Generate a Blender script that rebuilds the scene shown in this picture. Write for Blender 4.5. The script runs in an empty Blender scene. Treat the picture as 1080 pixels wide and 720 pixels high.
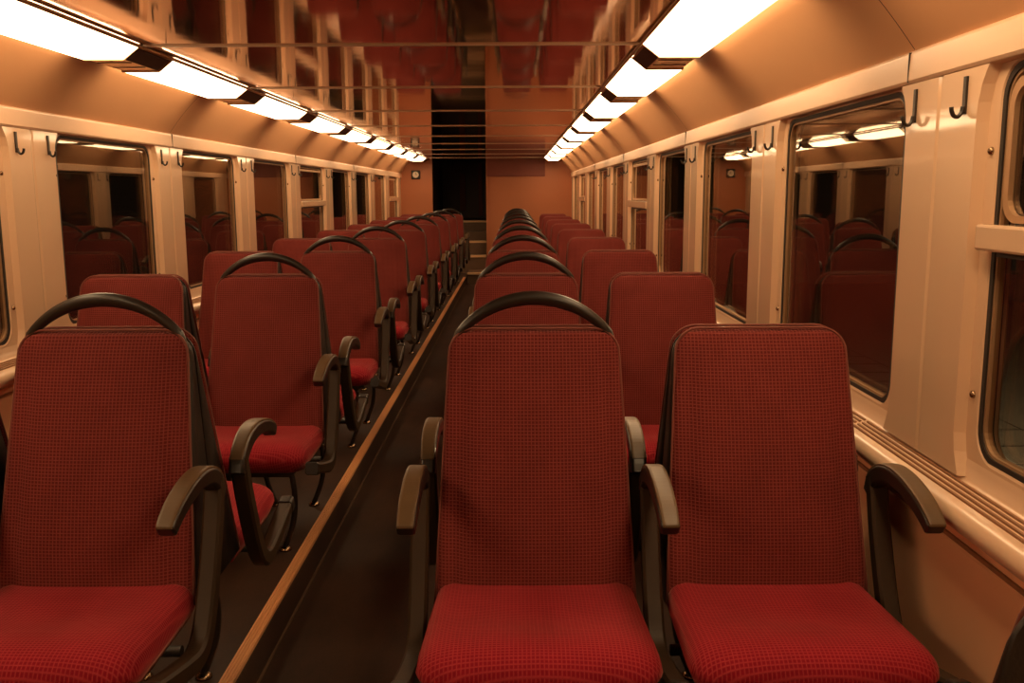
import bpy, math, random
from mathutils import Vector
random.seed(4)
S = bpy.context.scene
COL = S.collection
P = 1.48                     # bay length of the carriage
CX = -0.475                  # middle of the carriage (camera stands at x = 0)
Y0, Y1 = -2.9, 15.96         # rear and front end walls
CEIL = 1.93
AISLE_Z = -0.13

# ------------------------------------------------------------------ helpers
def link(o, parent=None):
    COL.objects.link(o)
    if parent: o.parent = parent
    return o

def tag(o, label=None, cat=None, group=None, kind=None):
    if label: o['label'] = label
    if cat: o['category'] = cat
    if group: o['group'] = group
    if kind: o['kind'] = kind
    return o

def empty(name, loc, rz=0):
    o = bpy.data.objects.new(name, None)
    o.location = loc; o.rotation_euler = (0, 0, rz); o.empty_display_size = .05
    return link(o)

class MB:
    def __init__(s): s.v = []; s.f = []; s.sm = []
    def add(s, vs, fs, smooth=False):
        b = len(s.v); s.v += [tuple(p) for p in vs]
        for f in fs: s.f.append(tuple(b + i for i in f)); s.sm.append(smooth)
        return s
    def box(s, x0, x1, y0, y1, z0, z1):
        x0, x1 = sorted((x0, x1)); y0, y1 = sorted((y0, y1)); z0, z1 = sorted((z0, z1))
        v = [(x, y, z) for z in (z0, z1) for y in (y0, y1) for x in (x0, x1)]
        return s.add(v, [(0, 2, 3, 1), (4, 5, 7, 6), (0, 1, 5, 4), (2, 6, 7, 3), (0, 4, 6, 2), (1, 3, 7, 5)])
    def prism_y(s, poly, y0, y1, smooth=False, caps=True):
        """closed polygon of (x, z) pushed along y"""
        n = len(poly)
        v = [(x, y0, z) for x, z in poly] + [(x, y1, z) for x, z in poly]
        f = [(i, (i + 1) % n, n + (i + 1) % n, n + i) for i in range(n)]
        s.add(v, f, smooth)
        if caps: s.add(v, [tuple(range(n))[::-1], tuple(range(n, 2 * n))])
        return s
    def strip_y(s, prof, y0, y1, smooth=True, step=1.5):
        """open profile of (x, z) swept along y"""
        m = max(1, int(abs(y1 - y0) / step)); n = len(prof)
        v = [(x, y0 + (y1 - y0) * j / m, z) for j in range(m + 1) for x, z in prof]
        f = [(j * n + i, j * n + i + 1, (j + 1) * n + i + 1, (j + 1) * n + i) for j in range(m) for i in range(n - 1)]
        return s.add(v, f, smooth)
    def sweep(s, path, w, t, up=(1, 0, 0), n=4, cap=True):
        """path of points; elliptical/rectangular section, w = half size along up, t = half size across. w, t may be lists"""
        pts = [Vector(p) for p in path]; N = len(pts); up = Vector(up)
        W = w if isinstance(w, (list, tuple)) else [w] * N
        T = t if isinstance(t, (list, tuple)) else [t] * N
        vs = []
        for i, p in enumerate(pts):
            d = (pts[min(i + 1, N - 1)] - pts[max(i - 1, 0)]).normalized()
            side = d.cross(up).normalized(); u = side.cross(d).normalized()
            if n == 4:
                c = .3
                pr = [(1, 1 - c), (1 - c, 1), (-1 + c, 1), (-1, 1 - c), (-1, -1 + c), (-1 + c, -1), (1 - c, -1), (1, -1 + c)]
            else:
                pr = [(math.cos(2 * math.pi * k / n), math.sin(2 * math.pi * k / n)) for k in range(n)]
            for a, b in pr: vs.append(p + u * (a * W[i]) + side * (b * T[i]))
        m = len(pr)
        fs = [(i * m + k, i * m + (k + 1) % m, (i + 1) * m + (k + 1) % m, (i + 1) * m + k) for i in range(N - 1) for k in range(m)]
        s.add(vs, fs, n != 4)
        if cap: s.add(vs, [tuple(range(m))[::-1], tuple((N - 1) * m + k for k in range(m))])
        return s
    def disc_x(s, c, r, h, sgn, n=12):
        """small domed screw or knob looking along sgn * x"""
        vs = []; rings = ((r, 0), (r, h * .4), (r * .75, h * .8), (r * .35, h))
        for rr, hh in rings:
            for k in range(n):
                a = 2 * math.pi * k / n
                vs.append((c[0] + sgn * hh, c[1] + rr * math.cos(a), c[2] + rr * math.sin(a)))
        fs = [(i * n + k, i * n + (k + 1) % n, (i + 1) * n + (k + 1) % n, (i + 1) * n + k) for i in range(len(rings) - 1) for k in range(n)]
        fs.append(tuple(range((len(rings) - 1) * n, len(rings) * n)))
        return s.add(vs, fs, True)
    def build(s, name, mat, parent=None, bevel=0, seg=2):
        me = bpy.data.meshes.new(name)
        me.from_pydata(s.v, [], s.f); me.materials.append(mat)
        me.polygons.foreach_set('use_smooth', s.sm); me.update()
        import bmesh
        bm = bmesh.new(); bm.from_mesh(me)
        bmesh.ops.remove_doubles(bm, verts=bm.verts, dist=1e-5)
        bmesh.ops.recalc_face_normals(bm, faces=bm.faces)
        bm.to_mesh(me); bm.free()
        o = bpy.data.objects.new(name, me); link(o, parent)
        if bevel:
            m = o.modifiers.new('bevel', 'BEVEL'); m.width = bevel; m.segments = seg; m.limit_method = 'ANGLE'; m.angle_limit = math.radians(40)
            m.harden_normals = False
        return o

def smooth_path(pts, k=6):
    P_ = [Vector(p) for p in pts]; out = []
    for i in range(len(P_) - 1):
        a = P_[max(i - 1, 0)]; b = P_[i]; c = P_[i + 1]; d = P_[min(i + 2, len(P_) - 1)]
        for j in range(k):
            t = j / k
            out.append(.5 * ((2 * b) + (c - a) * t + (2 * a - 5 * b + 4 * c - d) * t * t + (3 * b - a - 3 * c + d) * t ** 3))
    out.append(P_[-1]); return out

def copy_tree(o, parent=None):
    c = o.copy(); COL.objects.link(c); c.parent = parent
    for ch in list(o.children): copy_tree(ch, c)
    return c

ORD = ['first', 'second', 'third', 'fourth', 'fifth', 'sixth', 'seventh', 'eighth', 'ninth', 'tenth', 'eleventh', 'twelfth']

# ------------------------------------------------------------------ materials
def nodes(m):
    m.use_nodes = True
    nt = m.node_tree; return nt, nt.nodes, nt.links

def pbr(name, col, rough=.5, metal=0, var=0, scale=8, coat=0, spec=.5, bump=0, bscale=60, sheen=0, stretch=None):
    m = bpy.data.materials.new(name); nt, N, L = nodes(m)
    b = N['Principled BSDF']
    b.inputs['Base Color'].default_value = (*col, 1); b.inputs['Roughness'].default_value = rough
    b.inputs['Metallic'].default_value = metal; b.inputs['Specular IOR Level'].default_value = spec
    b.inputs['Coat Weight'].default_value = coat; b.inputs['Coat Roughness'].default_value = .06
    if sheen:
        b.inputs['Sheen Weight'].default_value = sheen; b.inputs['Sheen Roughness'].default_value = .4
        b.inputs['Sheen Tint'].default_value = (1, .6, .5, 1)
    tc = N.new('ShaderNodeTexCoord'); mp = N.new('ShaderNodeMapping'); L.new(tc.outputs['Object'], mp.inputs['Vector'])
    if stretch: mp.inputs['Scale'].default_value = stretch
    if var:
        n = N.new('ShaderNodeTexNoise'); n.inputs['Scale'].default_value = scale; n.inputs['Detail'].default_value = 5
        L.new(mp.outputs[0], n.inputs['Vector'])
        mx = N.new('ShaderNodeMix'); mx.data_type = 'RGBA'
        mx.inputs['A'].default_value = (*[c * (1 - var) for c in col], 1); mx.inputs['B'].default_value = (*[min(1, c * (1 + var)) for c in col], 1)
        L.new(n.outputs['Fac'], mx.inputs['Factor']); L.new(mx.outputs['Result'], b.inputs['Base Color'])
    if bump:
        n2 = N.new('ShaderNodeTexNoise'); n2.inputs['Scale'].default_value = bscale; L.new(mp.outputs[0], n2.inputs['Vector'])
        bp = N.new('ShaderNodeBump'); bp.inputs['Strength'].default_value = bump; bp.inputs['Distance'].default_value = .01
        L.new(n2.outputs['Fac'], bp.inputs['Height']); L.new(bp.outputs[0], b.inputs['Normal'])
    return m

def fabric(name, base, thread, pitch, axes, line=.22):
    """woven upholstery: a small square grid of paler threads over a darker pile"""
    m = bpy.data.materials.new(name); nt, N, L = nodes(m); b = N['Principled BSDF']
    tc = N.new('ShaderNodeTexCoord'); sp = N.new('ShaderNodeSeparateXYZ'); L.new(tc.outputs['Object'], sp.inputs[0])
    def tri(out, sc):
        a = N.new('ShaderNodeMath'); a.operation = 'MULTIPLY'; a.inputs[1].default_value = 1 / sc; L.new(out, a.inputs[0])
        f = N.new('ShaderNodeMath'); f.operation = 'FRACT'; L.new(a.outputs[0], f.inputs[0])
        d = N.new('ShaderNodeMath'); d.operation = 'SUBTRACT'; d.inputs[1].default_value = .5; L.new(f.outputs[0], d.inputs[0])
        e = N.new('ShaderNodeMath'); e.operation = 'ABSOLUTE'; L.new(d.outputs[0], e.inputs[0])
        r = N.new('ShaderNodeMapRange'); r.interpolation_type = 'SMOOTHSTEP'
        r.inputs['From Min'].default_value = .5 - line * 1.25; r.inputs['From Max'].default_value = .5
        L.new(e.outputs[0], r.inputs['Value']); return r.outputs['Result']
    g1 = tri(sp.outputs[axes[0]], pitch); g2 = tri(sp.outputs[axes[1]], pitch * .92)
    mxm = N.new('ShaderNodeMath'); mxm.operation = 'MAXIMUM'; L.new(g1, mxm.inputs[0]); L.new(g2, mxm.inputs[1])
    nz = N.new('ShaderNodeTexNoise'); nz.inputs['Scale'].default_value = 260; L.new(tc.outputs['Object'], nz.inputs['Vector'])
    nz2 = N.new('ShaderNodeTexNoise'); nz2.inputs['Scale'].default_value = 7; nz2.inputs['Detail'].default_value = 4; L.new(tc.outputs['Object'], nz2.inputs['Vector'])
    mul = N.new('ShaderNodeMath'); mul.operation = 'MULTIPLY'; L.new(mxm.outputs[0], mul.inputs[0])
    r2 = N.new('ShaderNodeMapRange'); r2.inputs['To Min'].default_value = .35; r2.inputs['To Max'].default_value = 1.1; L.new(nz.outputs['Fac'], r2.inputs['Value']); L.new(r2.outputs['Result'], mul.inputs[1])
    mx = N.new('ShaderNodeMix'); mx.data_type = 'RGBA'; mx.clamp_factor = True
    mx.inputs['A'].default_value = (*base, 1); mx.inputs['B'].default_value = (*thread, 1); L.new(mul.outputs[0], mx.inputs['Factor'])
    mx2 = N.new('ShaderNodeMix'); mx2.data_type = 'RGBA'; mx2.blend_type = 'MULTIPLY'; mx2.inputs['Factor'].default_value = 1
    r3 = N.new('ShaderNodeMapRange'); r3.inputs['To Min'].default_value = .72; r3.inputs['To Max'].default_value = 1.25; L.new(nz2.outputs['Fac'], r3.inputs['Value'])
    L.new(mx.outputs['Result'], mx2.inputs['A']); L.new(r3.outputs['Result'], mx2.inputs['B'])
    L.new(mx2.outputs['Result'], b.inputs['Base Color'])
    b.inputs['Roughness'].default_value = .9; b.inputs['Specular IOR Level'].default_value = .15
    b.inputs['Sheen Weight'].default_value = .25; b.inputs['Sheen Roughness'].default_value = .35; b.inputs['Sheen Tint'].default_value = (1, .45, .35, 1)
    bp = N.new('ShaderNodeBump'); bp.inputs['Strength'].default_value = .35; bp.inputs['Distance'].default_value = .002
    L.new(mxm.outputs[0], bp.inputs['Height']); L.new(bp.outputs[0], b.inputs['Normal'])
    return m

def glass(name):
    m = bpy.data.materials.new(name); nt, N, L = nodes(m); N.remove(N['Principled BSDF'])
    out = N['Material Output']; mix = N.new('ShaderNodeMixShader')
    tr = N.new('ShaderNodeBsdfTransparent'); tr.inputs[0].default_value = (.66, .62, .56, 1)
    gl = N.new('ShaderNodeBsdfGlossy'); gl.inputs['Color'].default_value = (.95, .88, .8, 1); gl.inputs['Roughness'].default_value = .012
    lw = N.new('ShaderNodeLayerWeight'); lw.inputs['Blend'].default_value = .5
    pw = N.new('ShaderNodeMath'); pw.operation = 'POWER'; pw.inputs[1].default_value = 3.2; L.new(lw.outputs['Facing'], pw.inputs[0])
    ma = N.new('ShaderNodeMath'); ma.operation = 'MULTIPLY_ADD'; ma.inputs[1].default_value = .80; ma.inputs[2].default_value = .05; L.new(pw.outputs[0], ma.inputs[0])
    L.new(ma.outputs[0], mix.inputs[0]); L.new(tr.outputs[0], mix.inputs[1]); L.new(gl.outputs[0], mix.inputs[2]); L.new(mix.outputs[0], out.inputs[0])
    return m

def lamp_mat(name, col, strength):
    m = bpy.data.materials.new(name); nt, N, L = nodes(m)
    b = N['Principled BSDF']; b.inputs['Base Color'].default_value = (.8, .75, .65, 1); b.inputs['Roughness'].default_value = .35
    b.inputs['Emission Color'].default_value = (*col, 1); b.inputs['Emission Strength'].default_value = strength
    return m

M = {}
M['pillar'] = pbr('cream_lacquer', (.74, .50, .32), .32, var=.05, scale=3, coat=.9, stretch=(1, 1, .25), bump=.03, bscale=9)
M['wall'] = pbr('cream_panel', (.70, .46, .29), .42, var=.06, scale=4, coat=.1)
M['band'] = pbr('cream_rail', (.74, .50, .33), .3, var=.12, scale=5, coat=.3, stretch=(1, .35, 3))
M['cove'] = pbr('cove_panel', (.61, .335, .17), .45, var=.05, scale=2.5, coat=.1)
M['lower'] = pbr('lower_panel', (.84, .45, .25), .5, var=.08, scale=3)
M['end'] = pbr('end_wall_laminate', (.48, .165, .07), .5, var=.06, scale=3)
M['header'] = pbr('header_panel', (.22, .055, .035), .6, var=.1)
M['dark'] = pbr('near_black', (.02, .014, .01), .6)
M['gasket'] = pbr('rubber_gasket', (.022, .016, .012), .55)
M['bronze'] = pbr('bronze_metal', (.50, .30, .16), .42, metal=.45, var=.1, scale=20)
M['alu'] = pbr('bronzed_window_frame', (.50, .32, .19), .38, metal=.5)
M['spacer'] = pbr('tan_spacer', (.88, .62, .38), .3, metal=.9, var=.08, scale=20)
M['steel'] = pbr('screw_steel', (.30, .2, .12), .25, metal=1)
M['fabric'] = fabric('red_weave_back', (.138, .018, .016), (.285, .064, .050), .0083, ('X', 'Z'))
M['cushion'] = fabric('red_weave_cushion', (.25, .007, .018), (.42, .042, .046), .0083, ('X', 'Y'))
M['piping'] = pbr('red_seam', (.20, .048, .032), .7, sheen=.4)
M['shell'] = pbr('seat_shell_plastic', (.016, .011, .008), .42, var=.2, scale=30, bump=.1, bscale=300)
M['frame'] = pbr('seat_frame_paint', (.036, .020, .009), .5, var=.25, scale=14, spec=.3)
M['arm'] = pbr('armrest_plastic', (.115, .068, .031), .40, var=.25, scale=18)
M['hoop'] = pbr('hoop_black', (.020, .014, .010), .36, var=.2, scale=20, coat=.1)
M['vest'] = pbr('vestibule_dark', (.09, .05, .035), .5)
M['tread'] = pbr('stair_tread', (.14, .08, .045), .6, var=.2)
M['nosing'] = pbr('stair_nosing', (.75, .48, .26), .5)
M['glass'] = glass('window_glass')
M['lamp'] = lamp_mat('lamp_diffuser', (1, .675, .365), 5.7)
M['grille'] = pbr('ledge_grille', (.30, .14, .065), .5)
M['clockface'] = pbr('clock_face', (.85, .75, .6), .5)
M['platform'] = pbr('platform_tile', (.22, .19, .14), .8, var=.3, scale=5)

def mirror_mat():
    m = pbr('polished_ceiling', (.70, .43, .29), .055, metal=1)
    nt, N, L = nodes(m); b = N['Principled BSDF']
    tc = N.new('ShaderNodeTexCoord'); n = N.new('ShaderNodeTexNoise'); n.inputs['Scale'].default_value = 2.2; L.new(tc.outputs['Object'], n.inputs['Vector'])
    bp = N.new('ShaderNodeBump'); bp.inputs['Strength'].default_value = .05; bp.inputs['Distance'].default_value = .02
    L.new(n.outputs['Fac'], bp.inputs['Height']); L.new(bp.outputs[0], b.inputs['Normal'])
    return m
M['mirror'] = mirror_mat()

def floor_mat():
    m = pbr('worn_floor', (.070, .043, .026), .55); nt, N, L = nodes(m); b = N['Principled BSDF']
    tc = N.new('ShaderNodeTexCoord')
    n = N.new('ShaderNodeTexNoise'); n.inputs['Scale'].default_value = 1.6; n.inputs['Detail'].default_value = 8; n.inputs['Roughness'].default_value = .7
    mp = N.new('ShaderNodeMapping'); mp.inputs['Scale'].default_value = (2.5, 1, 1); L.new(tc.outputs['Object'], mp.inputs[0]); L.new(mp.outputs[0], n.inputs['Vector'])
    n2 = N.new('ShaderNodeTexNoise'); n2.inputs['Scale'].default_value = 160; L.new(tc.outputs['Object'], n2.inputs['Vector'])
    cr = N.new('ShaderNodeValToRGB'); e = cr.color_ramp.elements
    e[0].position = .35; e[0].color = (.030, .014, .0085, 1); e[1].position = .72; e[1].color = (.082, .036, .019, 1)
    ad = N.new('ShaderNodeMath'); ad.operation = 'MULTIPLY_ADD'; ad.inputs[1].default_value = .22; L.new(n2.outputs['Fac'], ad.inputs[0]); 
    sb = N.new('ShaderNodeMath'); sb.operation = 'SUBTRACT'; sb.inputs[1].default_value = .11; L.new(n.outputs['Fac'], sb.inputs[0]); L.new(sb.outputs[0], ad.inputs[2])
    L.new(ad.outputs[0], cr.inputs[0]); L.new(cr.outputs[0], b.inputs['Base Color'])
    return m
M['floor'] = floor_mat()

def strip_mat():
    m = pbr('ribbed_nosing', (.88, .44, .19), .5, metal=.0); nt, N, L = nodes(m); b = N['Principled BSDF']
    return m
M['strip'] = strip_mat()

# ------------------------------------------------------------------ setting: floor, ceiling, end walls
HALF = 1.455
def X(side, d): return CX + side * d     # side -1 left, +1 right; d from the middle line

AL, AR = -.800, -.150                    # aisle edges
fl = MB()
fl.box(CX - 1.5, AL, Y0, 15.2, -.2, 0)
fl.box(AR, CX + 1.5, Y0, Y1, -.12, 0)
fl.box(CX - 1.5, AL, 15.2, Y1, -.12, 0)
fl.box(AL, AR, Y0, Y1, -.2, AISLE_Z)
tag(fl.build('floor', M['floor']), 'dark worn brown floor of the carriage', 'floor', kind='structure')

# ribbed metal edging of the seat platforms along the aisle
for side, (xa, sg) in ((-1, (AL, -1)), (1, (AR, 1))):
    e = MB()
    e.box(xa - .004 * sg, xa + sg * .036, Y0 + .02, 15.1, 0, .004)
    for i in range(4):
        x = xa + sg * (.001 + i * .0092); e.box(x, x + sg * .006, Y0 + .02, 15.1, .004, .0085)
    e.box(xa - .004 * sg, xa, Y0 + .02, 15.1, -.006, .006)
    tag(e.build('trim_1' if side < 0 else 'trim_2', M['strip']), 'ribbed metal edging along the %s side of the aisle' % ('left' if side < 0 else 'right'), 'floor trim', kind='structure')
e = MB(); e.box(AL + .001, AL + .008, Y0 + .02, 15.1, AISLE_Z, AISLE_Z + .006); e.box(AR - .008, AR - .001, Y0 + .02, 15.1, AISLE_Z, AISLE_Z + .006)
tag(e.build('trim_3', M['tread']), 'thin metal line in the foot of the aisle step', 'floor trim', kind='structure')

c = MB(); c.box(X(-1, .985), X(1, .985), Y0, Y1, CEIL, CEIL + .03)
tag(c.build('ceiling', M['mirror']), 'polished reddish mirror ceiling', 'ceiling', kind='structure')
k = 0
y = 3.74 - 4 * P
while y < Y1:
    b = MB(); b.box(X(-1, .965), X(1, .965), y, y + .014, CEIL - .006, CEIL + .001)
    tag(b.build('trim_%d' % (10 + k), M['band']), 'thin metal joint strip across the mirror ceiling', 'ceiling trim', 'joint strips across the ceiling', 'structure'); k += 1; y += P

# end wall at the front, with the open doorway left of the middle
DX0, DX1 = -1.385, -.475
w = MB()
w.box(CX - 1.5, DX0, Y1, Y1 + .06, -.1, CEIL + .1)
w.box(DX1, CX + 1.5, Y1, Y1 + .06, -.1, CEIL + .1)
ew = tag(w.build('wall_front', M['end']), 'orange brown end wall with an open doorway', 'wall', kind='structure')
h = MB(); h.box(DX1 + .004, .52, Y1 - .02, Y1 - .001, 1.63, CEIL - .002); h.build('header_panel', M['header'], ew, .004)
h = MB(); h.box(.715, .725, Y1 - .004, Y1, .5, 1.60); h.box(DX1, DX1 + .03, Y1 - .03, Y1, AISLE_Z, 1.63); h.build('panel_joint', M['end'], ew)
h = MB(); h.box(DX0 - .03, DX0, Y1 - .02, Y1 + .06, 0, CEIL); h.box(DX1 - .001, DX1 + .012, Y1 - .02, Y1 + .06, 0, CEIL); h.build('door_jamb', M['end'], ew)
w = MB(); w.box(CX - 1.5, CX + 1.5, Y0 - .06, Y0, -.1, CEIL + .1)
tag(w.build('wall_back', M['end']), 'orange brown end wall', 'wall', kind='structure')
# vestibule behind the doorway
v = MB()
v.box(-2.0, DX0 - .06, Y1 + .06, 20, -.1, 2.8); v.box(DX1 + .06, .9, Y1 + .06, 20, -.1, 2.8)
v.box(DX0 - .06, DX1 + .06, 19.0, 19.1, .7, 2.8); v.box(-2, .9, Y1 + .06, 20, 2.8, 2.9)
v.box(DX0 - .06, DX1 + .06, Y1 + .0, Y1 + .07, CEIL + .1, 2.8)
vo = tag(v.build('wall_vestibule', M['vest']), 'dark vestibule walls beyond the doorway', 'wall', kind='structure')
v = MB(); v.box(-1.1, -.98, 18.94, 18.995, 1.0, 1.75); v.box(-.72, -.64, 18.94, 18.995, .9, 1.95); v.build('wall_panel', M['header'], vo, .004)
# stairs up
st = empty('stairs', (0, Y1, 0)); tag(st, 'short flight of dark steps with pale nosings beyond the doorway', 'stairs', kind='structure')
for i, (y, z) in enumerate(((-.72, .06), (-.06, .30), (.25, .53), (.62, .68), (.95, .86))):
    y2 = (-.06, .25, .62, .95, 3.1)[i]; zb = AISLE_Z - .1
    x0, x1 = (AL + .02, AR - .02) if i == 0 else (DX0 + .002, DX1 - .014)
    b = MB(); b.box(x0, x1, y, y2, zb, z); t = b.build('tread', M['tread'], st)
    if i == 3: continue
    b = MB(); b.box(x0, x1, y - .02, y + (.05 if i in (0, 4) else .12), z - .03, z + .006); b.build('nosing', M['nosing'], t, .004)

# ------------------------------------------------------------------ side walls
WZ0, WZ1 = .795, 1.612       # window opening heights
def wy(k, side=1):                   # window k: opening from the far edge of pillar k-1 to the near edge of pillar k
    return OFF[side] + 2.40 + P * 1.006 * (k - 1), OFF[side] + 1.945 + P * 1.006 * k

def rrect(y0, y1, z0, z1, r, n=6):
    pts = []
    for cy, cz, a0 in ((y1 - r, z1 - r, 0), (y0 + r, z1 - r, 90), (y0 + r, z0 + r, 180), (y1 - r, z0 + r, 270)):
        for j in range(n + 1):
            a = math.radians(a0 + 90 * j / n); pts.append((cy + r * math.cos(a), cz + r * math.sin(a)))
    return pts

def ring(outer, inner, xf, xb):
    """frame between two matching loops in the y-z plane, from x = xf to x = xb"""
    n = len(outer); vs = []
    for (x, lp) in ((xf, outer), (xf, inner), (xb, inner), (xb, outer)): vs += [(x, a, b) for a, b in lp]
    fs = []
    for r_ in range(4):
        for i in range(n):
            j = (i + 1) % n; a = r_ * n; b = ((r_ + 1) % 4) * n
            fs.append((a + i, a + j, b + j, b + i))
    return vs, fs

def wall_plate(mb, x, ya, yb, za, zb, hole):
    """flat wall piece at x with a rounded hole"""
    n = len(hole); cy = sum(p[0] for p in hole) / n; cz = sum(p[1] for p in hole) / n
    out = []
    for (py, pz) in hole:
        dy, dz = py - cy, pz - cz
        t = min(((yb - cy) / dy) if dy > 1e-6 else ((ya - cy) / dy) if dy < -1e-6 else 1e9,
                ((zb - cz) / dz) if dz > 1e-6 else ((za - cz) / dz) if dz < -1e-6 else 1e9)
        out.append([cy + dy * t, cz + dz * t])
    corners = [(yb, zb), (ya, zb), (ya, za), (yb, za)]
    for q, (a, b) in enumerate(corners):         # snap the nearest outer point to each corner
        i = min(range(n), key=lambda i: (out[i][0] - a) ** 2 + (out[i][1] - b) ** 2); out[i] = [a, b]
    vs = [(x, a, b) for a, b in hole] + [(x, a, b) for a, b in out]
    mb.add(vs, [(i, (i + 1) % n, n + (i + 1) % n, n + i) for i in range(n)])

OFF = {-1: .09, 1: -.02}
KW = range(-2, 10)
wn = 0; tn = 40
for side, sname in ((-1, 'left'), (1, 'right')):
    bars = (5, 9) if side < 0 else (0, 4, 8)
    xw = X(side, HALF)
    # flat window wall with the rounded openings and their reveals
    mb = MB()
    for k in KW:
        a, b = wy(k, side)
        if b > Y1 - .05: b = Y1 - .12
        ya = max(Y0, a - .23); yb = min(Y1, b + .23)
        if k == KW[-1]: yb = Y1
        if k == KW[0]: ya = Y0
        hole = rrect(a, b, WZ0, WZ1, .07)
        wall_plate(mb, xw, ya, yb, .70, 1.70, hole)
        n = len(hole); ins = rrect(a + .006, b - .006, WZ0 + .006, WZ1 - .006, .066)
        vs = [(xw, p, q) for p, q in hole] + [(xw + side * .045, p, q) for p, q in ins]
        mb.add(vs, [(i, (i + 1) % n, n + (i + 1) % n, n + i) for i in range(n)], True)
    wo = mb.build('wall_' + sname, M['wall'])
    tag(wo, 'cream %s side wall of the carriage' % sname, 'wall', kind='structure')
    # cove panels from the window head to the ceiling
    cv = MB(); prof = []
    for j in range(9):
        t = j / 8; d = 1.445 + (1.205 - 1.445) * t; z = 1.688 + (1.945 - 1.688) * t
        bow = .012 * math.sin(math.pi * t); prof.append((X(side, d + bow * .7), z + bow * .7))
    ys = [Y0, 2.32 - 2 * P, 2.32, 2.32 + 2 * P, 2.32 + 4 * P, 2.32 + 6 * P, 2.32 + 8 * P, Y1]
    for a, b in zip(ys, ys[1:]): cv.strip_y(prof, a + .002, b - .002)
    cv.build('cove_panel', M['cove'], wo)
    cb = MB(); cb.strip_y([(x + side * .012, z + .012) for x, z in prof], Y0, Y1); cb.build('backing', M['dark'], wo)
    # lower panel, ledge and grille
    lo = MB()
    lo.strip_y([(X(side, d), z) for d, z in ((1.412, .655), (1.412, .635), (1.416, .63), (1.416, .62), (1.410, .615), (1.408, .45), (1.408, -.02))], Y0, Y1, smooth=False)
    lo.build('lower_panel', M['lower'], wo)
    gv = MB(); gv.box(X(side, 1.4085), X(side, 1.4155), Y0 + .01, Y1 - .01, .623, .631); gv.build('groove', M['grille'], wo)
    le = MB()
    prof = [(1.458, .80), (1.452, .775), (1.448, .748), (1.440, .742), (1.385, .728), (1.372, .722), (1.364, .712), (1.361, .70), (1.363, .688), (1.37, .678), (1.39, .668), (1.414, .652)]
    le.strip_y([(X(side, d), z) for d, z in prof], Y0, Y1)
    lg = le.build('ledge', M['band'], wo)
    for a, b in zip([Y0 + .1, 1.0, 2.48, 5.4, 8.4, 11.3], [.98, 2.46, 5.38, 8.38, 11.28, Y1 - .1]):
        g = MB()
        for i in range(4):
            d = 1.392 + i * .0125; z = .7305 + (d - 1.385) * .2545
            g.box(X(side, d), X(side, d + .006), a, b, z - .004, z + .0022)
        g.build('grille_slot', M['grille'], lg)
    # head band
    hb = MB()
    hb.prism_y([(X(side, d), z) for d, z in ((1.455, 1.612), (1.432, 1.614), (1.427, 1.622), (1.430, 1.684), (1.438, 1.692), (1.47, 1.692))], Y0, Y1)
    hb_o = hb.build('head_band', M['band'], wo, .002)
    jt = MB()
    for yy in (2.32, 2.32 + 2 * P, 2.32 + 4 * P, 2.32 + 6 * P):
        jt.box(X(side, 1.4262), X(side, 1.434), yy - .0015, yy + .0015, 1.618, 1.688)
    jt.build('panel_joint', M['gasket'], wo)
    # pillars: raised flared covers between the windows
    for k in range(-2, 10):
        cy = OFF[side] + 2.1725 + P * 1.006 * k
        if cy + .23 > Y1: continue
        hw = .175; x1 = X(side, HALF - .022); x0 = X(side, HALF + .001)
        def outline(hh, fl_):
            L_ = []
            for z, e in ((.750, .030), (.775, .018), (.80, .008), (.84, 0), (1.50, 0), (1.54, .004), (1.575, .015), (1.60, .030), (1.613, .040)):
                L_.append((hh + e * fl_, z))
            return [(cy + a, z) for a, z in L_] + [(cy - a, z) for a, z in L_[::-1]]
        A = outline(hw + .012, 1); Bm = outline(hw, 1)
        n = len(A); pb = MB()
        vs = [(x0, a, z) for a, z in A] + [(x1, a, z) for a, z in Bm]
        pb.add(vs, [(i, (i + 1) % n, n + (i + 1) % n, n + i) for i in range(n)])
        h_ = n // 2
        for i in range(h_ - 1):     # front face with a shallow groove down the middle
            z_a = Bm[i][1]; z_b = Bm[i + 1][1]
            row = lambda j: [(x1, Bm[j][0], Bm[j][1]), (x1, cy + .012, Bm[j][1]), (x1 + side * .004, cy + .003, Bm[j][1]), (x1 + side * .004, cy - .003, Bm[j][1]), (x1, cy - .012, Bm[j][1]), (x1, Bm[n - 1 - j][0], Bm[j][1])]
            r0, r1 = row(i), row(i + 1)
            pb.add(r0 + r1, [(q, q + 1, 6 + q + 1, 6 + q) for q in range(5)])
        tn += 1
        po = pb.build('trim_%d' % tn, M['pillar'])
        tag(po, 'cream window pillar on the %s wall' % sname, 'window pillar', 'cream pillars of the %s wall' % sname, 'structure')
        if -1 <= k <= 6:
            for dy in (-.207, .207):
                for z in (.93, 1.44):
                    sc = MB(); sc.disc_x((xw, cy + dy, z), .0085, .008, -side); sc.build('screw', M['steel'], po)
    # windows
    for k in KW:
        a, b = wy(k, side)
        if b > Y1 - .05: b = Y1 - .12
        wn += 1
        we = empty('window_%d' % wn, (0, 0, 0)); tag(we, 'dark reflecting carriage window on the %s wall' % sname, 'window', 'windows of the %s wall' % sname, 'structure')
        if k in bars: we['label'] = 'window with a tilting upper sash and cross bar, %s wall' % sname
        xg = xw + side * .014
        r = MB(); r.add(*ring(rrect(a + .003, b - .003, WZ0 + .003, WZ1 - .003, .068), rrect(a + .016, b - .016, WZ0 + .016, WZ1 - .016, .058), xw + side * .003, xw + side * .030), False)
        r.build('gasket', M['gasket'], we)
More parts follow.
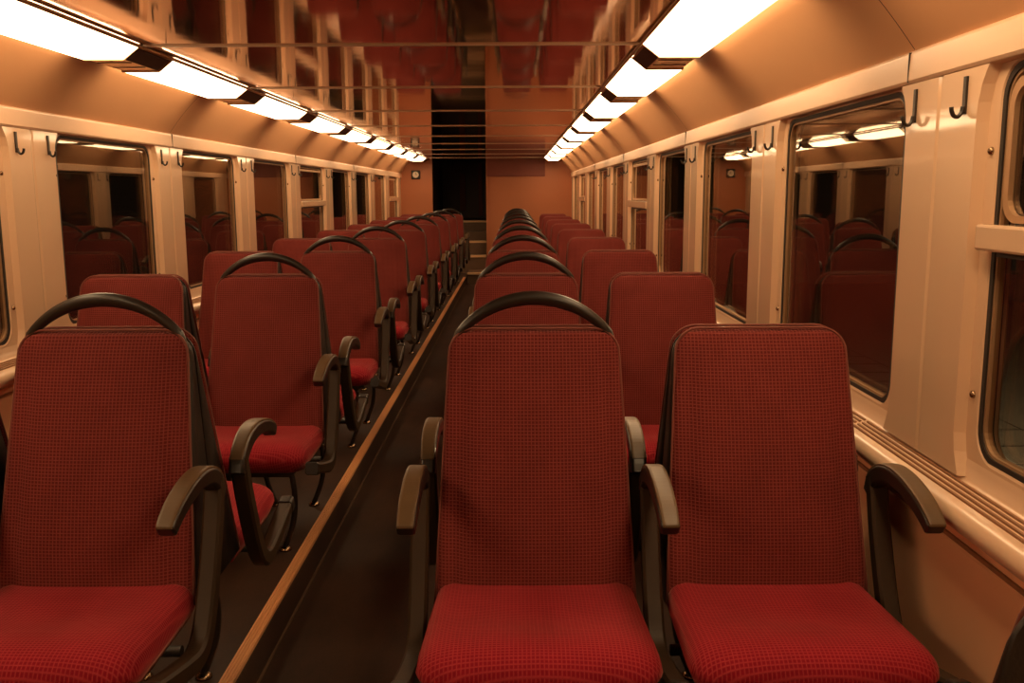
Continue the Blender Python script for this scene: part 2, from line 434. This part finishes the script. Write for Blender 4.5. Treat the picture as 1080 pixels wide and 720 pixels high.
        r = MB(); r.add(*ring(rrect(a + .016, b - .016, WZ0 + .016, WZ1 - .016, .058), rrect(a + .022, b - .022, WZ0 + .022, WZ1 - .022, .053), xw + side * .007, xw + side * .024), False)
        r.build('frame', M['bronze'], we)
        lp = rrect(a + .018, b - .018, WZ0 + .018, WZ1 - .018, .056)
        n = len(lp)
        g = MB(); g.add([(xg, p, q) for p, q in lp] + [(xg + side * .02, p, q) for p, q in lp], [tuple(range(n))])
        g.build('pane', M['glass'], we)
        g = MB(); g.add([(xg + side * .022, p, q) for p, q in lp], [tuple(range(n))]); g.build('pane', M['glass'], we)
        if k in bars:
            bb = MB(); bb.box(xw - side * .028, xw + side * .013, a - .012, b + .012, 1.238, 1.292)
            bo = bb.build('cross_bar', M['pillar'], we, .006)
            r = MB(); r.add(*ring(rrect(a + .032, b - .032, 1.296, WZ1 - .032, .05), rrect(a + .05, b - .05, 1.31, WZ1 - .05, .04), xw + side * .002, xw + side * .013), False)
            r.build('sash_frame', M['bronze'], we)
            r = MB(); r.box(xw + side * .004, xw + side * .013, a + .02, b - .02, 1.226, 1.238); r.build('seal', M['gasket'], we)

# ------------------------------------------------------------------ outside: station platform seen through the right windows
pf = MB(); pf.box(1.75, 4.2, -3, 20, -.95, -.6); pf.box(4.21, 9, -3, 20, -.95, -.598)
tag(pf.build('ground', M['platform']), 'dim tiled platform outside the right windows', 'platform', kind='structure')
pj = MB()
for i in range(45): pj.box(1.76, 4.19, -2.5 + i * .5, -2.485 + i * .5, -.6, -.597)
pj.box(2.9, 2.915, -3, 20, -.6, -.597)
tag(pj.build('ground_joint', M['dark']), 'dark joints between the platform tiles', 'platform', kind='structure')

ld = bpy.data.lights.new('platform_fill', 'AREA'); ld.energy = 140; ld.size = .5; ld.color = (1, .78, .5)  # added fill light to brighten the platform tiles, no actual lamp known here
lo_ = bpy.data.objects.new('platform_fill', ld); COL.objects.link(lo_); lo_.location = (4.6, 4.5, 2.9)
lo_.rotation_euler = (0, math.radians(0), 0)
# ------------------------------------------------------------------ ceiling lights
def light_module():
    """one lit diffuser and the bronze spacer box beyond it; local x grows outwards from the middle line, built for the right side"""
    root = empty('ceiling_light', (0, 0, 0))
    sec = [(.972, -.004), (1.040, -.054), (1.195, -.054), (1.203, -.004)]
    d = MB(); d.prism_y(sec, -1.112, 0); d.build('diffuser', M['lamp'], root)
    sec2 = [(.978, -.004), (1.044, -.051), (1.192, -.051), (1.198, -.004)]
    h = MB(); h.prism_y(sec2, .006, .362); ho = h.build('spacer_box', M['spacer'], root, .002)
    for ys_ in (.10, .24):
        l = MB(); l.box(1.05, 1.185, ys_, ys_ + .006, -.0535, -.0508); l.build('seam', M['gasket'], ho)
    f = MB(); f.add([(.985, .02, -.0085 - .0018), (1.040, .02, -.0505), (1.040, .345, -.0505), (.985, .345, -.0085 - .0018),
                     (.982, .02, -.0115 - .0018), (1.037, .02, -.0535), (1.037, .345, -.0535), (.982, .345, -.0115 - .0018)],
                    [(0, 1, 2, 3), (4, 5, 6, 7), (0, 1, 5, 4), (1, 2, 6, 5), (2, 3, 7, 6), (3, 0, 4, 7)])
    f.build('side_plate', M['shell'], ho)
    for yy in (-1.118, 0):
        e = MB(); e.prism_y([(a + (-.002 if i < 2 else .002), b - (.003 if i in (1, 2) else 0)) for i, (a, b) in enumerate(sec)], yy, yy + .006)
        e.build('end_plate', M['bronze'], root)
    return root
lm = light_module(); first = True
for side, sname in ((-1, 'left'), (1, 'right')):
    vis = 0
    for k in range(-3, 9):
        y = 3.728 + P * k
        if y > Y1 - .365: continue
        o = lm if first else copy_tree(lm); first = False
        o.location = (CX, y, CEIL); o.scale = (side, 1, 1)
        o['category'] = 'ceiling light'; o['group'] = 'strip lights along the %s edge of the ceiling' % sname
        first_k = 0 if side < 0 else 0
        if k < 0:
            o['label'] = 'glowing strip light on the %s ceiling edge, nearer than the top of the photo' % sname
        else:
            o['label'] = 'glowing strip light on the %s ceiling edge, %s nearest in its row' % (sname, ORD[k])
    r = MB(); r.sweep([(X(side, .962), Y0 + .02, CEIL - .009), (X(side, .962), Y1 - .02, CEIL - .009)], .007, .007, n=10)
    ra = tag(r.build('trim_%d' % (30 if side < 0 else 31), M['bronze']), 'thin bronze rail beside the %s strip lights' % sname, 'ceiling trim', kind='structure')

# ------------------------------------------------------------------ coat hooks
def coat_hook():
    b = MB()
    b.box(-.005, 0, -.0065, .0065, -.038, .040)
    pts = smooth_path([(-.006, 0, -.022), (-.008, 0, -.034), (-.015, 0, -.043), (-.024, 0, -.041), (-.029, 0, -.031), (-.030, 0, -.023)], 4)
    b.sweep(pts, .006, .0045, up=(0, 1, 0), n=8)
    return b.build('coat_hook', M['hoop'])
hk = coat_hook(); first = True
for side, sname in ((-1, 'left'), (1, 'right')):
    for k in range(0 if side > 0 else 1, 7 if side > 0 else 8):
        if side < 0 and k == 0: pass
        for dy, nm in ((-.125, 'nearer'), (.125, 'farther')):
            o = hk if first else hk.copy()
            if not first: COL.objects.link(o)
            first = False
            o.location = (X(side, HALF - .022), OFF[side] + 2.1725 + P * 1.006 * k + dy, 1.558); o.scale = (side, 1, 1)
            kk = k + 1 if side > 0 else k
            if side < 0 and k == 0:
                o['label'] = 'black coat hook on the left wall pillar beside the nearest seats, %s of two' % nm
            else:
                o['label'] = 'black coat hook, %s of two on %s visible pillar of the %s wall' % (nm, ORD[k if side > 0 else k - 1], sname)
            o['category'] = 'coat hook'; o['group'] = 'coat hooks on the window pillars'

# ------------------------------------------------------------------ seats
BT = (-.040, 1.045); BB = (-.205, .43)           # backrest front plane: top and bottom (y, z)
def hw_back(t, r=.055, L=.628, grow=0):
    """half width at fraction t of the height, with rounded upper corners"""
    h = .232 - .034 * t + grow
    s = t * L; q = L - r
    if s > q: h -= r - math.sqrt(max(0, r * r - (s - q) ** 2))
    return h
def backrest():
    ts = [0, .04, .1, .2, .3, .4, .5, .6, .7, .8, .87, .915, .94, .96, .975, .987, .995, 1]
    us = [-1, -.985, -.95, -.9, -.85, -.8, -.74, -.66, -.5, -.25, 0, .25, .5, .66, .74, .8, .85, .9, .95, .985, 1]
    ny, nz = -(BT[1] - BB[1]), (BT[0] - BB[0]); ln = math.hypot(ny, nz); ny /= ln; nz /= ln   # outward (towards the sitter)
    vs = []
    for t in ts:
        h = hw_back(t)
        for u in us:
            eu = (1 - abs(u) ** 5) ** .5
            et = (1 - max(0, (t - .5) / .5) ** 14) ** .5
            dt = .032 - .012 * t; d = dt * eu * et + .020 * (1 - u * u) * math.sin(math.pi * min(1, t * 1.05)) ** .7 - (.009 * math.exp(-((abs(u) - .82) / .085) ** 2) * (1 - t ** 6) + .008 * math.exp(-((t - .05) / .07) ** 2)) * (abs(u) < .99)
            y = BB[0] + (BT[0] - BB[0]) * t + ny * (d - dt); z = BB[1] + (BT[1] - BB[1]) * t + nz * (d - dt) - .004 * (t > .99)
            vs.append((u * h, y, z))
    n = len(us); fs = [(j * n + i, j * n + i + 1, (j + 1) * n + i + 1, (j + 1) * n + i) for j in range(len(ts) - 1) for i in range(n - 1)]
    mb = MB(); mb.add(vs, fs, True)
    bk = []
    for t in ts:
        h = hw_back(t)
        for u in (-1, 1):
            y = BB[0] + (BT[0] - BB[0]) * t - ny * (.044 - .02 * t); z = BB[1] + (BT[1] - BB[1]) * t - nz * .044 * (1 - t)
            bk.append((u * h * .995, min(y, -.009), z - (.006 if t > .97 else 0)))
    b0 = len(vs)
    al = vs + bk; f2 = []
    for j in range(len(ts) - 1):
        f2.append((j * n, (j + 1) * n, b0 + 2 * (j + 1), b0 + 2 * j)); f2.append((j * n + n - 1, (j + 1) * n + n - 1, b0 + 2 * (j + 1) + 1, b0 + 2 * j + 1))
        f2.append((b0 + 2 * j, b0 + 2 * j + 1, b0 + 2 * j + 3, b0 + 2 * j + 2))
    top = (len(ts) - 1) * n
    f2.append(tuple(range(top, top + n)) + (b0 + 2 * len(ts) - 1, b0 + 2 * len(ts) - 2))
    mb.add(al, f2, True)
    return mb
def piping():
    """thin seam round the backrest edge"""
    ny, nz = -(BT[1] - BB[1]), (BT[0] - BB[0]); ln = math.hypot(ny, nz); ny /= ln; nz /= ln
    L_ = []
    for t in [0, .2, .4, .6, .8, .9, .93, .95, .965, .978, .988, .995, .999, 1]:
        y = BB[0] + (BT[0] - BB[0]) * t - ny * (.030 - .012 * t); z = BB[1] + (BT[1] - BB[1]) * t - nz * (.030 - .012 * t)
        L_.append((hw_back(t), y, z + (.002 if t > .9 else 0)))
    path = L_ + [(0, L_[-1][1], L_[-1][2])] + [(-a, b, c_) for a, b, c_ in L_[::-1]]
    mb = MB(); mb.sweep(path, .0032, .0032, up=(0, 1, 0), n=6); return mb
def shell():
    """plastic back shell filling the wedge between the cushion and the middle plane of the pair"""
    ts = [0, .2, .4, .6, .8, .87, .915, .94, .96, .975, .99, 1]
    def loop(y_of, grow, zo=0):
        Rr = []
        for t in ts: Rr.append((hw_back(t, grow=grow), y_of(t), BB[1] + (BT[1] - BB[1]) * t + zo))
        return Rr + [(-a, b, c_) for a, b, c_ in Rr[::-1]]
    yc = lambda t: BB[0] + (BT[0] - BB[0]) * t
    l0 = loop(lambda t: min(yc(t) + .030, -.014), -.003, -.012)
    l1 = loop(lambda t: min(yc(t) + .040, -.010), .003, -.010)
    l2 = loop(lambda t: -.004, .004, -.012)
    n = len(l0); mb = MB(); vs = l0 + l1 + l2
    mb.add(vs, [(r * n + i, r * n + (i + 1) % n, (r + 1) * n + (i + 1) % n, (r + 1) * n + i) for r in range(2) for i in range(n)], True)
    mb.add(vs, [tuple(range(n))[::-1], tuple(range(2 * n, 3 * n))])
    return mb
def cushion():
    us = [-1, -.985, -.95, -.9, -.82, -.7, -.5, -.25, 0, .25, .5, .7, .82, .9, .95, .985, 1]
    ts = [0, .04, .1, .2, .35, .5, .65, .78, .86, .91, .945, .97, .987, .997, 1]
    Lc = .385; ya = -.165; Lc = .405; vs = []; bt = []
    for t in ts:
        s = t * Lc; r = .075; h = .231 + .014 * t
        if s > Lc - r: h -= (r - math.sqrt(max(0, r * r - (s - Lc + r) ** 2))) * .75
        for u in us:
            eu = (1 - abs(u) ** (14 - 6 * t)) ** .5
            et = (1 - max(0, (t - .55) / .45) ** 5) ** .5
            er = 1
            crown = .012 * (1 - u * u) * t - .016 * math.exp(-((t - .45) / .2) ** 2 - (u / .6) ** 2)
            z = .418 + .055 * eu * et * er + crown * et + .022 * t
            vs.append((u * h, ya - s - .004 * (1 - u * u) * t * 4, z))
            bt.append((u * h * .93, ya - s * .95, .385 + .012 * t))
    n = len(us); m = len(ts); N = n * m; al = vs + bt; fs = []
    for j in range(m - 1):
        for i in range(n - 1):
            fs.append((j * n + i, j * n + i + 1, (j + 1) * n + i + 1, (j + 1) * n + i))
            fs.append((N + j * n + i, N + (j + 1) * n + i, N + (j + 1) * n + i + 1, N + j * n + i + 1))
        for i in (0, n - 1): fs.append((j * n + i, (j + 1) * n + i, N + (j + 1) * n + i, N + j * n + i))
    for j in (0, m - 1):
        for i in range(n - 1): fs.append((j * n + i, j * n + i + 1, N + j * n + i + 1, N + j * n + i))
    mb = MB(); mb.add(al, fs, True); return mb
def side_frame(x):
    pts = smooth_path([(x, -.095, .700), (x, -.125, .60), (x, -.165, .50), (x, -.205, .42), (x, -.245, .370), (x, -.295, .352), (x, -.36, .362), (x, -.46, .388), (x, -.555, .415)], 5)
    n = len(pts); mb = MB(); mb.sweep(pts, [.021] * n, [.017 + .006 * math.sin(math.pi * i / (n - 1)) for i in range(n)], up=(1, 0, 0)); return mb
ARM = [(-.085, .655), (-.100, .690), (-.14, .718), (-.20, .733), (-.27, .731), (-.34, .716), (-.385, .698), (-.408, .684)]
def armrest(x):
    pts = smooth_path([(x, y_, z_) for y_, z_ in ARM], 5)
    n = len(pts)
    T = [.024 - .008 * i / (n - 1) for i in range(n)]; T[-1] = .010
    W = [.019 + .003 * math.sin(math.pi * i / (n - 1)) for i in range(n)]; W[-1] = .016
    mb = MB(); mb.sweep(pts, W, T, up=(1, 0, 0)); return mb
def arm_pad(x):
    pts = smooth_path([(x, y_, z_) for y_, z_ in ARM], 5); n = len(pts); off = []
    for i, p in enumerate(pts):
        d = (pts[min(i + 1, n - 1)] - pts[max(i - 1, 0)]).normalized()
        nrm = Vector((0, d.z, -d.y))
        off.append(p + nrm * (.024 - .008 * i / (n - 1) - (.004 if i == n - 1 else .0005)))
    off = off[4:]; n = len(off)
    mb = MB(); mb.sweep(off, [.0165 + .003 * math.sin(math.pi * i / (n - 1)) for i in range(n)], .0035, up=(1, 0, 0)); return mb
def frame_cap(x):
    mb = MB(); mb.sweep([(x, -.535, .408), (x, -.566, .418)], .023, .023, up=(1, 0, 0)); return mb
def leg(x, s):
    pts = smooth_path([(x, -.20, .375), (x + s * .055, -.235, .345), (x + s * .085, -.265, .24), (x + s * .078, -.27, .12), (x + s * .04, -.262, .012)], 5)
    mb = MB(); mb.sweep(pts, .0115, .0115, up=(0, 1, 0), n=8); return mb
def foot(x, s):
    mb = MB(); n = 12; xc, yc = x + s * .04, -.262
    vs = [(xc + r * math.cos(2 * math.pi * k_ / n), yc + r * math.sin(2 * math.pi * k_ / n), z) for r, z in ((.024, 0), (.024, .006), (.014, .016)) for k_ in range(n)]
    mb.add(vs, [(i * n + k_, i * n + (k_ + 1) % n, (i + 1) * n + (k_ + 1) % n, (i + 1) * n + k_) for i in range(2) for k_ in range(n)] + [tuple(range(n)), tuple(range(2 * n, 3 * n))], True); return mb
def hoop():
    yh = -.0165; Rr = .230; zc = 1.114 - Rr; pts = []
    for a in range(-50, 51, 4):
        r = math.radians(a); pts.append((Rr * math.sin(r), yh, zc + Rr * math.cos(r)))
    e = pts[0]
    lo_ = [(-.200, yh, .86), (-.197, yh, .93), (-.191, yh, .985)]
    pts = lo_ + pts + [(-a_, b_, c_) for a_, b_, c_ in lo_[::-1]]
    n = len(pts); T = [.011 + .006 * math.sin(math.pi * i / (n - 1)) ** 2 for i in range(n)]
    mb = MB(); mb.sweep(pts, .0115, T, up=(0, 1, 0), n=12); return mb
def under_pan():
    mb = MB(); mb.add([(-.20, -.19, .383), (.20, -.19, .383), (.205, -.53, .393), (-.205, -.53, .393), (-.17, -.20, .358), (.17, -.20, .358), (.17, -.50, .366), (-.17, -.50, .366)],
                      [(0, 1, 2, 3), (4, 5, 6, 7), (0, 1, 5, 4), (1, 2, 6, 5), (2, 3, 7, 6), (3, 0, 4, 7)])
    mb.sweep([(-.243, -.30, .372), (.243, -.30, .372)], .013, .013, up=(0, 0, 1), n=8); return mb

AX = .2675
def make_seat(kind, s):
    """kind 'aisle' or 'window'; s = +1 when the neighbour seat is on local +x"""
    r = empty('train_seat', (0, 0, 0))
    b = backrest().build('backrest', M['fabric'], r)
    piping().build('piping', M['piping'], b)
    shell().build('back_shell', M['shell'], r)
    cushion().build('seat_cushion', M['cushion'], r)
    under_pan().build('seat_pan', M['shell'], r)
    for sx in ((-1, 1) if kind == 'aisle' else (s,)):
        f_ = side_frame(sx * AX).build('side_frame', M['frame'], r); frame_cap(sx * AX).build('end_cap', M['shell'], f_, .003)
        a_ = armrest(sx * AX).build('armrest', M['hoop'], r, .004); arm_pad(sx * AX).build('arm_pad', M['arm'], a_, .0015)
    for sx in (-1, 1):
        l = leg(sx * .045, sx).build('leg', M['hoop'], r); foot(sx * .045, sx).build('foot', M['steel'], l)
    if kind == 'aisle_hoop': pass
    return r
aisle_away = make_seat('aisle', 1)
aisle_facing = copy_tree(aisle_away)
hoop().build('grab_hoop', M['hoop'], aisle_facing)
win_r = make_seat('window', 1); win_l = make_seat('window', -1)
protos = {'af': aisle_facing, 'aa': aisle_away, 'wr': win_r, 'wl': win_l}
used = set()
def place(pk, x, y, rz, label, group):
    o = protos[pk] if pk not in used else copy_tree(protos[pk]); used.add(pk)
    o.location = (x, y, 0); o.rotation_euler = (0, 0, rz)
    tag(o, label, 'train seat', group); return o
SC = -.465
for k in range(9):
    y = 2.2 + P * k
    for side, sn in ((-1, 'left'), (1, 'right')):
        xa = SC + side * .51; xwn = SC + side * 1.045
        g = 'red train seats %s of the aisle' % sn
        dist = ' nearest' if k == 0 else ''
        hoop_t = 'hoop on top'
        place('af', xa, y, 0, 'red aisle seat facing the viewer, %s of the aisle, %s row, %s' % (sn, ORD[k], hoop_t), g)
        place('wr' if side > 0 else 'wl', xwn, y, 0, 'red window seat facing the viewer, %s of the aisle, %s row' % (sn, ORD[k]), g)
        place('aa', xa, y, math.pi, 'aisle seat facing away, %s of the aisle, back to back with the %s row' % (sn, ORD[k]), g)
        place('wl' if side > 0 else 'wr', xwn, y, math.pi, 'window seat facing away, %s of the aisle, back to back with the %s row' % (sn, ORD[k]), g)
cs = place('wl', SC + 1.10, .72, math.pi, 'dark back of a single seat cut off at the lower right corner', 'red train seats right of the aisle')
for c_ in cs.children:
    if c_.name.startswith('back_shell'): c_.scale = (1.09, 1, 1)

# ------------------------------------------------------------------ clock
ck = empty('wall_clock', (-1.665, Y1 - .001, 1.665)); tag(ck, 'small round clock in a dark case on the end wall left of the doorway', 'clock')
b = MB(); b.box(-.075, .075, -.03, 0, -.075, .075); b.build('case', M['shell'], ck, .012)
def disc(r, ya, yb, n=24):
    mb = MB(); mb.add([(r * math.cos(2 * math.pi * i / n), yy, r * math.sin(2 * math.pi * i / n)) for yy in (ya, yb) for i in range(n)],
                      [(i, (i + 1) % n, n + (i + 1) % n, n + i) for i in range(n)] + [tuple(range(n)), tuple(range(n, 2 * n))]); return mb
disc(.052, -.030, -.034).build('dial', M['clockface'], ck)
b = MB(); b.box(-.003, .003, -.037, -.035, 0, .040); b.build('hand', M['shell'], ck)
b = MB(); b.box(0, .026, -.037, -.035, -.003, .003); b.build('hand', M['shell'], ck)

# ------------------------------------------------------------------ world, camera, view
w = bpy.data.worlds.new('night'); S.world = w; w.use_nodes = True
w.node_tree.nodes['Background'].inputs[0].default_value = (.10, .06, .035, 1)
w.node_tree.nodes['Background'].inputs[1].default_value = .06
cd = bpy.data.cameras.new('camera'); cam = bpy.data.objects.new('camera', cd); COL.objects.link(cam)
cd.sensor_width = 36; cd.lens = 36 * 980 / 1080; cd.clip_start = .02
cam.location = (0, 0, 1.36)
cam.rotation_euler = (math.radians(90 - 9.1), math.radians(0), math.radians(.18))
cam.rotation_mode = 'XYZ'
from mathutils import Matrix
cam.matrix_world = Matrix.Translation((0, 0, 1.36)) @ Matrix.Rotation(math.radians(.18), 4, 'Z') @ Matrix.Rotation(math.radians(90 - 9.1), 4, 'X') @ Matrix.Rotation(math.radians(-.25), 4, 'Z')
S.camera = cam
S.view_settings.view_transform = 'Standard'; S.view_settings.look = 'None'; S.view_settings.gamma = 1
S.view_settings.use_curve_mapping = False; S.view_settings.exposure = .70
S.cycles.max_bounces = 10; S.cycles.transparent_max_bounces = 10; S.cycles.glossy_bounces = 6; S.cycles.diffuse_bounces = 4
S.cycles.use_denoising = True; S.cycles.caustics_reflective = False; S.cycles.sample_clamp_indirect = 6
